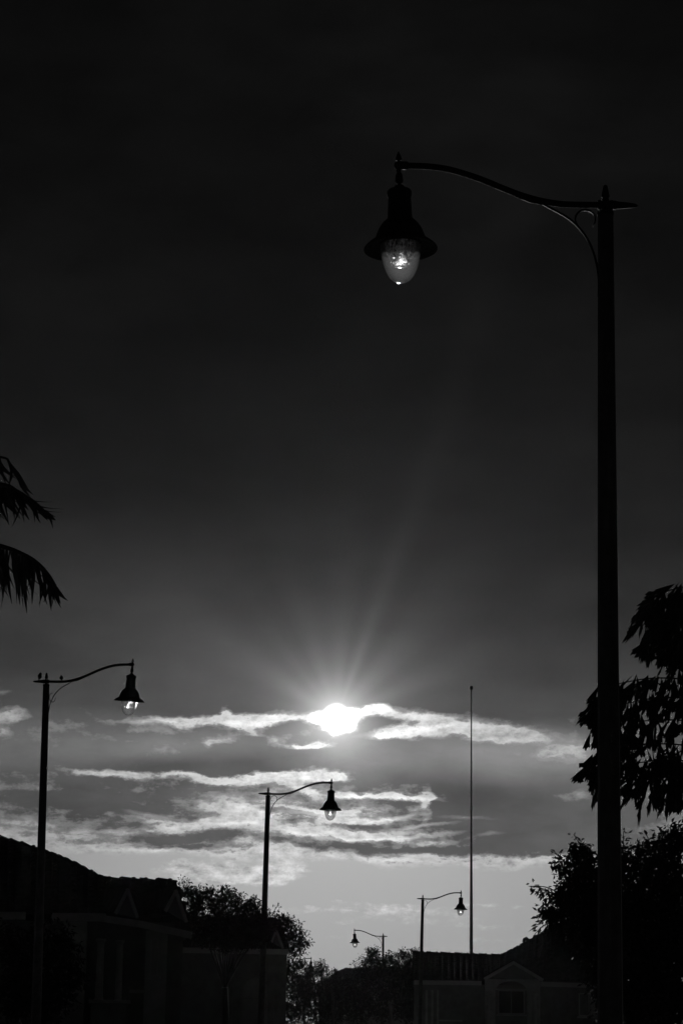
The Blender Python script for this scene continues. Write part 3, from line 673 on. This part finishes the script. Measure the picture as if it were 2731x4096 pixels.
# ------------------------------------------------------------------ broadleaf trees
def leaf_quad(b, p, L_, w, dr, nrm_, fold=.25):
    sd_ = dr.cross(nrm_).normalized(); nn = sd_.cross(dr)
    t = p+dr*L_; m1 = p+dr*(L_*.45)
    b.v += [tuple(p), tuple(m1+sd_*w/2+nn*w*fold), tuple(t), tuple(m1-sd_*w/2+nn*w*fold)]
    o = len(b.v)-4; b.f += [(o, o+1, o+2, o+3)]; b.sm.append(False)
def rv():
    while True:
        v = Vector((random.uniform(-1, 1), random.uniform(-1, 1), random.uniform(-1, 1)))
        if .05 < v.length < 1: return v
def tree(label, trunk_px, d, blobs, leaf_px, lw=.42, dens=1., sprigs=(), trunk_r=.12, name='tree', droop=.35, group='trees along the street', fork=None, depthk=.8):
    """blobs: (px, py, r_px[, density]); each clump is branches, twigs and leaves set in loose clusters"""
    pm = d/F; LL = leaf_px*pm
    base = dpt(trunk_px, 4000, d); base.z = 0
    r = thing(name, label, 'tree', base, None, group)
    lf = MB(); br = MB()
    fk = dpt(*(fork or (trunk_px, 3950)), d)
    fk = Vector((fk.x, fk.y, max(fk.z, 1.2)))
    loc = lambda p: p-base
    MB().tube(smooth_path([(0, 0, 0), loc(Vector((base.x+.05, base.y, fk.z*.5))), loc(fk)], 4), [trunk_r*1.3]+[trunk_r*(1-.04*i) for i in range(8)], 10).build('trunk', M['bark'], r)
    def cluster(c_, n, sp, drv=None):
        for _ in range(n):
            o = rv()*sp; dr = (o.normalized()*.6+rv()*.7+Vector((0, 0, -droop))+(drv*.5 if drv else Vector())).normalized()
            s_ = random.uniform(.65, 1.2)
            leaf_quad(lf, loc(c_)+o, LL*s_, LL*lw*s_, dr, rv().normalized())
    for bl in blobs:
        px, py, rp = bl[:3]; dn = (bl[3] if len(bl) > 3 else 1.)*dens
        dd = d+random.uniform(-1, 1)*rp*pm*.5
        c_ = dpt(px, py, dd); R_ = rp*pm
        mid = loc(fk).lerp(loc(c_), .5)+Vector((0, 0, R_*.3)); w0 = max(trunk_r*.28, .012)
        br.tube(smooth_path([loc(fk), mid, loc(c_)], 4), [w0*(1-.09*i) for i in range(9)], 6)
        ncl = max(6, int(dn*9.5*(rp*rp)/(leaf_px*leaf_px*1.4)))
        for k in range(ncl):
            v = rv(); 
            if random.random() < .62: v = v.normalized()*random.uniform(.72, 1.02)
            v.y *= depthk; p = c_+v*R_
            if random.random() < .07 and v.length > .5:
                br.tube([loc(c_)+v*R_*.35, loc(p)], [max(.008, .5*pm), max(.005, .35*pm)], 4)
            cluster(p, random.randint(5, 9), LL*.95)
        for k in range(int(dn*5.5*(rp*rp)/(leaf_px*leaf_px))):
            o = rv()*.70*R_; o.y *= depthk
            leaf_quad(lf, loc(c_)+o, LL*1.7, LL*.95, rv().normalized(), rv().normalized())
    for sp_ in sprigs:  # (start px, start py, end px, end py)
        a, c_ = dpt(sp_[0], sp_[1], d), dpt(sp_[2], sp_[3], d); n = max(4, int((c_-a).length/(LL*.55)))
        mid = a.lerp(c_, .5)+Vector((0, 0, (c_-a).length*.10))
        path = smooth_path([loc(a), loc(mid), loc(c_)], 5)
        br.tube(path, [max(.012, 1.6*pm)*(1-.06*i) for i in range(len(path))], 5)
        dirn = (c_-a).normalized()
        for i in range(n):
            t = (i+.5)/n; p = a.lerp(mid, t*2) if t < .5 else mid.lerp(c_, t*2-1)
            cluster(p, random.randint(4, 7) if len(sp_) < 5 else sp_[4], LL*(1.5-.7*t), dirn)
    tag(br.build('branches', M['bark'], r), kind='stuff')
    tag(lf.build('leaves', M['leaf'], r), kind='stuff')
    return r
tree('dark rounded tree just past the nearest left house, hiding the middle lamp pole foot', 900, 61,
     [(745, 3570, 38, .8), (790, 3592, 42), (775, 3650, 60), (845, 3580, 36, .8), (875, 3625, 55), (905, 3570, 30, .7), (935, 3600, 36, .8), (960, 3650, 55), (1005, 3625, 34), (1040, 3665, 42, 1.1), (1000, 3700, 60), (880, 3690, 60), (1060, 3700, 42), (830, 3735, 55), (900, 3750, 55), (965, 3755, 55), (1030, 3750, 45)],
     13, sprigs=[(740, 3560, 722, 3508), (745, 3560, 752, 3510), (800, 3570, 802, 3545), (835, 3570, 840, 3548), (900, 3560, 912, 3545), (960, 3590, 972, 3572), (1010, 3600, 1020, 3592), (1090, 3660, 1112, 3622, 3), (1060, 3660, 1100, 3650)])
tree('airy tree leaning out over the street beside the second left house', 1125, 88,
     [(1125, 3690, 40), (1160, 3705, 34, .6), (1150, 3750, 48, .8), (1195, 3745, 36, .6), (1200, 3785, 34, .65), (1165, 3800, 34, .7), (1225, 3770, 18, .4), (1115, 3860, 40, .9), (1145, 3885, 36, .7), (1100, 3930, 60)],
     12, sprigs=[(1180, 3790, 1252, 3770, 4), (1170, 3740, 1205, 3690, 4), (1190, 3750, 1232, 3726, 4), (1150, 3690, 1170, 3668), (1140, 3860, 1200, 3815, 3), (1130, 3850, 1175, 3822, 3)])
tree('small bushy tree at the end of the street in front of the farthest lamp', 1215, 150,
     [(1185, 3865, 28, .7), (1210, 3850, 20, .7), (1170, 3900, 30, .8), (1240, 3880, 26, .8), (1232, 3905, 24, 1.), (1285, 3868, 26, .7), (1300, 3890, 20, .6), (1270, 3892, 24, .8), (1215, 3925, 30, 1.), (1335, 3888, 14, .9), (1180, 3940, 40), (1250, 3945, 26, 1.1), (1235, 3955, 34)],
     10, sprigs=[(1258, 3870, 1262, 3848), (1290, 3860, 1292, 3848)], trunk_r=.1)
tree('leafy tree hiding the foot of the small distant lamp', 1560, 127,
     [(1490, 3815, 26), (1478, 3850, 30, 1.1), (1520, 3850, 30, 1.1), (1560, 3828, 20, .8), (1575, 3860, 36), (1608, 3822, 24, .8), (1640, 3830, 20, .7), (1656, 3812, 18, .9), (1640, 3862, 34, 1.1), (1530, 3890, 40), (1610, 3900, 45), (1450, 3880, 26), (1480, 3930, 50), (1560, 3950, 60), (1640, 3940, 50)],
     10, sprigs=[(1470, 3830, 1402, 3860, 3), (1465, 3840, 1440, 3822, 3), (1470, 3820, 1462, 3800, 3), (1500, 3810, 1520, 3795), (1555, 3830, 1548, 3812), (1430, 3890, 1412, 3858, 3)])
tree('low dark hedge-like tree in the middle below the distant roof', 1330, 132,
     [(1300, 3960, 50), (1370, 3960, 55), (1440, 3950, 55), (1250, 4000, 60), (1340, 4020, 70), (1430, 4030, 70), (1520, 4020, 70), (1610, 4020, 60), (1180, 4010, 60), (1655, 3960, 40), (1655, 4050, 50), (1250, 4070, 60), (1165, 4070, 50), (1200, 3960, 40)], 12, dens=.8, group='trees along the street')
tree('large dark broadleaf tree behind the big lamp pole at the right', 2560, 36,
     [(2300, 3420, 46, .8), (2340, 3440, 60), (2250, 3470, 36, .7), (2280, 3520, 50, .9), (2320, 3520, 60), (2230, 3600, 36, .8), (2290, 3600, 80), (2380, 3520, 100), (2380, 3650, 120),
      (2200, 3655, 42, .9), (2215, 3690, 34, .9), (2290, 3690, 80), (2380, 3790, 100), (2480, 3450, 70), (2500, 3560, 110), (2560, 3440, 50, .8), (2620, 3400, 52, .9), (2680, 3370, 58), (2730, 3380, 60), (2640, 3480, 90), (2600, 3620, 140), (2720, 3560, 120),
      (2720, 3720, 140), (2560, 3800, 150), (2440, 3920, 90), (2700, 3900, 150), (2560, 4000, 130), (2700, 4050, 120), (2430, 4040, 60, .8), (2370, 3880, 46, .8), (2640, 3750, 170), (2500, 3700, 130), (2620, 3960, 150), (2520, 4080, 120)],
     24, lw=.42, dens=1.15, droop=.5, trunk_r=.2, fork=(2560, 3900),
     sprigs=[(2350, 3470, 2292, 3335, 5), (2340, 3480, 2318, 3370, 5), (2290, 3500, 2216, 3412, 5), (2260, 3500, 2232, 3440, 5), (2250, 3580, 2112, 3545, 4), (2240, 3590, 2160, 3570, 4), (2240, 3600, 2125, 3545, 3), (2250, 3600, 2225, 3540, 4),
             (2220, 3660, 2142, 3662, 5), (2210, 3670, 2150, 3700, 4), (2200, 3690, 2136, 3738, 4), (2200, 3650, 2160, 3630, 4), (2490, 3420, 2492, 3330, 5), (2540, 3430, 2560, 3375, 5), (2630, 3380, 2640, 3318, 4), (2680, 3340, 2680, 3300, 5), (2700, 3330, 2725, 3300, 5), (2600, 3390, 2585, 3340, 3)])
tree('dense dark shrub before the nearest left house, beside the lamp post', 170, 50,
     [(120, 3790, 90), (210, 3760, 90), (270, 3800, 60), (130, 3900, 110), (240, 3900, 100), (290, 3900, 50), (60, 3850, 90), (160, 4000, 120), (260, 3990, 60, .8), (40, 4000, 110), (20, 3760, 80)],
     22, dens=.55, name='shrub', droop=.6, group='trees along the street', fork=(170, 4020), sprigs=[(260, 3790, 318, 3780, 4), (270, 3840, 330, 3880, 4), (280, 3880, 340, 3920, 4)])
# ------------------------------------------------------------------ palm at the left edge
def blade_mesh(L_, w, name, bend=.12, frayed=False):
    """narrow folded leaflet hanging from its base at the origin along -Z"""
    b = MB(); n = 5
    for i in range(n+1):
        t = i/n; ww = w*(.45+.9*t if t < .35 else .77*(1-((t-.35)/.65)**1.6)+.04)*.75
        x = bend*L_*t*t
        b.v += [(x-ww, .25*ww, -L_*t), (x, 0, -L_*t), (x+ww, .25*ww, -L_*t)]
    for i in range(n):
        for k in (0, 1): b.f.append((i*3+k, i*3+k+1, i*3+k+4, i*3+k+3)); b.sm.append(True)
    return b.mesh(name, M['palmleaf'])
BL_ = [blade_mesh(.5, .021, 'leaflet', .08), blade_mesh(.5, .016, 'leaflet', -.10), blade_mesh(.5, .026, 'leaflet', .03), blade_mesh(.5, .009, 'leaflet', .25)]
dP = 18.
pb = dpt(-1250, 3000, dP); pb.z = 0
palm = thing('palm_tree', 'feather palm at the left edge, three drooping fronds reaching into view', 'palm', pb)
crown = Vector((dpt(-1180, 2150, dP+.2).x, pb.y+.2, dpt(-1180, 2150, dP).z))-pb
MB().tube(smooth_path([(0, 0, 0), (.05, .05, crown.z*.5), crown], 5), [.2, .18, .165, .155, .15, .145, .14, .14, .135, .13, .12], 14).build('trunk', M['bark'], palm)
def frond(path_px, d, lens, angs, step, mix=(0, 1, 2), seed=1, rw=.016, start=0., vis=.70):
    rnd = random.Random(seed)
    pts = [crown]+[dpt(x, y, d)-pb for x, y in path_px]
    pth = smooth_path(pts, 8)
    fr = MB().tube(pth, [rw*1.6*(1-.85*i/len(pth))+.002 for i in range(len(pth))], 7).build('frond', M['palmleaf'], palm)
    # arc length walk
    acc = 0.; tot = sum((pth[i+1]-pth[i]).length for i in range(len(pth)-1)); nxt = tot*start
    for i in range(len(pth)-1):
        seg = pth[i+1]-pth[i]; sl_ = seg.length
        while acc+sl_ > nxt:
            p = pth[i]+seg*((nxt-acc)/sl_); t = nxt/tot
            t = max(0., (t-vis)/(1-vis)); t2 = t**2.2
            L_ = (lens[0]*(1-t2)+lens[1]*t2)*rnd.uniform(.8, 1.1); an = (angs[0]*(1-t)+angs[1]*t)+rnd.gauss(0, 6)
            for side in (-1, 1):
                o = link('leaflet', BL_[3 if rnd.random() < .15 else rnd.choice(mix)], fr, p)
                o.rotation_euler = Euler((rnd.gauss(0, .18)+side*.16, -math.radians(an+rnd.gauss(0, 7)+side*3), rnd.uniform(-.5, .5)), 'XYZ')
                s_ = L_/.5*rnd.uniform(.85, 1.1); o.scale = (rnd.uniform(.9, 1.5), 1, s_)
            nxt += step
        acc += sl_
    return fr
frond([(-600, 1880), (-250, 1820), (0, 1828), (42, 1858), (75, 1912)], dP+.25, (.30, .20), (5, 28), .06, seed=2, start=.45, rw=.010)
frond([(-600, 1960), (-250, 1915), (0, 1937), (70, 1965), (125, 1998), (165, 2030), (185, 2048)], dP, (.37, .13), (10, 32), .027, seed=3, start=.45)
frond([(-600, 2130), (-250, 2120), (0, 2183), (90, 2215), (150, 2250), (198, 2300), (228, 2350)], dP-.25, (.50, .17), (1, 13), .027, seed=5, start=.45)
frond([(-1000, 1700), (-700, 1600), (-400, 1640), (-200, 1760)], dP+1, (.5, .3), (0, 20), .09, seed=6, start=.3)
frond([(-1500, 1700), (-1900, 1650), (-2200, 1900)], dP+.5, (.5, .3), (0, -20), .09, seed=7, start=.2)
frond([(-1500, 2100), (-2000, 2200), (-2300, 2500)], dP-.5, (.5, .3), (0, -20), .09, seed=8, start=.2)
frond([(-1250, 1700), (-1300, 1500), (-1500, 1450)], dP-1.5, (.5, .3), (0, -20), .09, seed=9, start=.2)
# ------------------------------------------------------------------ fishtail palm at the right edge
def fish_mesh(L_, w, seed):
    """wedge leaflet, narrow at the base and widening to a ragged end"""
    rnd = random.Random(seed); b = MB(); n = 6
    sk = rnd.uniform(-.35, .35)
    b.v.append((0, 0, 0))
    mids = []
    for i in range(n+1):
        u = i/n-.5; b.v.append((u*w*.62+sk*L_*.12, .10*w*(-1)**i, -L_*.5))
    for i in range(n+1):
        u = i/n-.5; tip = L_*(1-.5*abs(u+sk*.6))*rnd.uniform(.82, 1.08)
        b.v.append((u*w*1.05+sk*L_*.3, .10*w*(-1)**i, -tip))
    for i in range(n):
        b.f.append((0, 1+i, 2+i)); b.sm.append(False)
    for i in range(n):
        # fingers: each strip ends in its own torn tooth
        k = len(b.v); u = (i+.5)/n-.5
        b.v.append((u*w*1.08+sk*L_*.32, 0, -L_*(1-.5*abs(u+sk*.6))*rnd.uniform(.80, 1.16)))
        b.f.append((1+i, 2+i, 2+n+1+i, k, 2+n+i) ); b.sm.append(False)
    return b.mesh('leaflet', M['palmleaf'])
FM = [fish_mesh(.30, .10, 1), fish_mesh(.30, .14, 2), fish_mesh(.32, .07, 3), fish_mesh(.26, .17, 4), fish_mesh(.34, .055, 5), fish_mesh(.28, .12, 6), fish_mesh(.30, .09, 7)]
dF = 26.
fb_ = dpt(3150, 3000, dF); fb_.z = 0
fish = thing('fishtail_palm', 'fishtail palm with ragged hanging leaflets at the right edge behind the big pole', 'palm', fb_)
ftop = dpt(3100, 2350, dF)-fb_
MB().tube(smooth_path([(0, 0, 0), (.05, 0, ftop.z*.5), ftop], 5), [.17, .165, .16, .155, .15, .145, .14, .13, .12, .11, .09], 14).build('trunk', M['bark'], fish)
FR = [  # path px, leaflet length px, spread rows, direction (deg, + leans the tips to the left)
 ([(2950, 2420), (2790, 2350), (2700, 2355), (2640, 2378), (2600, 2425)], 120, 26, 4, dF+.5),
 ([(2950, 2480), (2790, 2420), (2720, 2440), (2660, 2480), (2620, 2530)], 115, 22, 4, dF),
 ([(2950, 2560), (2800, 2520), (2730, 2540), (2680, 2590)], 110, 14, 4, dF-.3),
 ([(2950, 2650), (2830, 2610), (2750, 2640), (2710, 2690)], 85, 25, 2, dF+.3),
 ([(2980, 2760), (2760, 2720), (2620, 2712), (2520, 2725), (2445, 2745), (2396, 2785)], 100, 22, 4, dF+.4),
 ([(2980, 2860), (2780, 2800), (2640, 2790), (2520, 2810), (2430, 2830), (2385, 2860)], 95, 12, 4, dF+.1),
 ([(2980, 2960), (2780, 2890), (2640, 2880), (2540, 2890), (2470, 2920)], 95, 5, 4, dF-.3),
 ([(2980, 3060), (2780, 2990), (2640, 2975), (2520, 2985), (2430, 3010), (2376, 3045)], 100, 20, 4, dF+.3),
 ([(2980, 3100), (2780, 3050), (2650, 3040), (2560, 3050), (2480, 3065), (2400, 3085)], 100, 16, 4, dF),
 ([(2980, 3180), (2820, 3110), (2720, 3105), (2620, 3115), (2540, 3130)], 105, 14, 3, dF-.3),
 ([(2980, 3220), (2850, 3160), (2760, 3160), (2700, 3180)], 95, 10, 2, dF+.2),
]
for (pp, ll, lean, rows, d) in [FR[0], FR[2], FR[4], FR[6], FR[8]]:       # the crown's far side
    FR.append(([(6200-x, y+60) for x, y in pp], ll, -lean, 2, d+.8))
for (pp, ll, lean, rows, d) in [FR[0], FR[4], FR[8]]:                     # and its back
    FR.append(([(3100-(3100-x)*.35, y+20) for x, y in pp], ll, lean, 1, d+1.6))
rnd = random.Random(23); made = 0; extra = MB(); MAXL = 285
cands = []
for fi, (pp, ll, lean, rows, d) in enumerate(FR):
    pts = [ftop]+[dpt(x, y, d)-fb_ for x, y in pp]; pth = smooth_path(pts, 6)
    fr = MB().tube(pth, [.014*(1-.8*i/len(pth)) for i in range(len(pth))], 7).build('frond', M['palmleaf'], fish)
    pm = d/F; n = len(pth)
    for i in range(7, n):
        seg = pth[i]-pth[i-1]
        for r_ in range(max(1, rows)):
            t = rnd.random(); p0 = pth[i-1].lerp(pth[i], t)
            # secondary stalk hanging off the midrib, leaflets along it
            off = Vector((-rnd.uniform(-.06, .12), rnd.uniform(-.25, .25), -rnd.uniform(-.05, .20) if r_ else .03))
            if rnd.random() < .04: continue
            p = p0+off
            L_ = ll*pm/.30*rnd.uniform(.75, 1.15)
            cands.append((fr, p, lean+rnd.gauss(0, 17), L_, rnd.randrange(len(FM)), rnd.uniform(-.45, .45), rnd.uniform(-.7, .7), rnd.uniform(.65, 1.5), p.x+p.z*-.6))
rnd.shuffle(cands)
lim = (dpt(2760, 3000, dF)-fb_).x
cands.sort(key=lambda c_: c_[1].x > lim)      # those in view first
for k, (fr, p, an, s_, mi, rx_, rz_, wd, key) in enumerate(cands):
    e = Euler((rx_, math.radians(an), rz_), 'XYZ')
    if k < MAXL:
        o = link('leaflet', FM[mi], fr, p, e); o.scale = (wd*s_*.8, 1, s_)
    else:
        R_ = e.to_matrix(); me = FM[mi]
        extra.add([R_ @ Vector((v.co.x*wd*s_*.8, v.co.y, v.co.z*s_))+p for v in me.vertices], [tuple(q.vertices) for q in me.polygons])
tag(extra.build('inner_leaflets', M['palmleaf'], fish), kind='stuff')
print('fishtail leaflets', len(cands))
# ------------------------------------------------------------------ haze
HZ = True
if HZ:
    b = MB().box((0, 92.5, 11.5), (200, 235, 25.2)); b_ = b
    hm = bpy.data.materials.new('haze'); hm.use_nodes = True; nt = hm.node_tree; nt.nodes.clear()
    pv = nt.nodes.new('ShaderNodeVolumePrincipled'); pv.inputs['Color'].default_value = (.9, .9, .9, 1)
    pv.inputs['Density'].default_value = .0000048; pv.inputs['Anisotropy'].default_value = .9
    o_ = nt.nodes.new('ShaderNodeOutputMaterial'); nt.links.new(pv.outputs[0], o_.inputs['Volume'])
    tag(b_.build('haze', hm), 'thin evening haze over the whole street', None, None, 'stuff')
SC.cycles.volume_bounces = 0; SC.cycles.max_bounces = 6; SC.cycles.transparent_max_bounces = 10
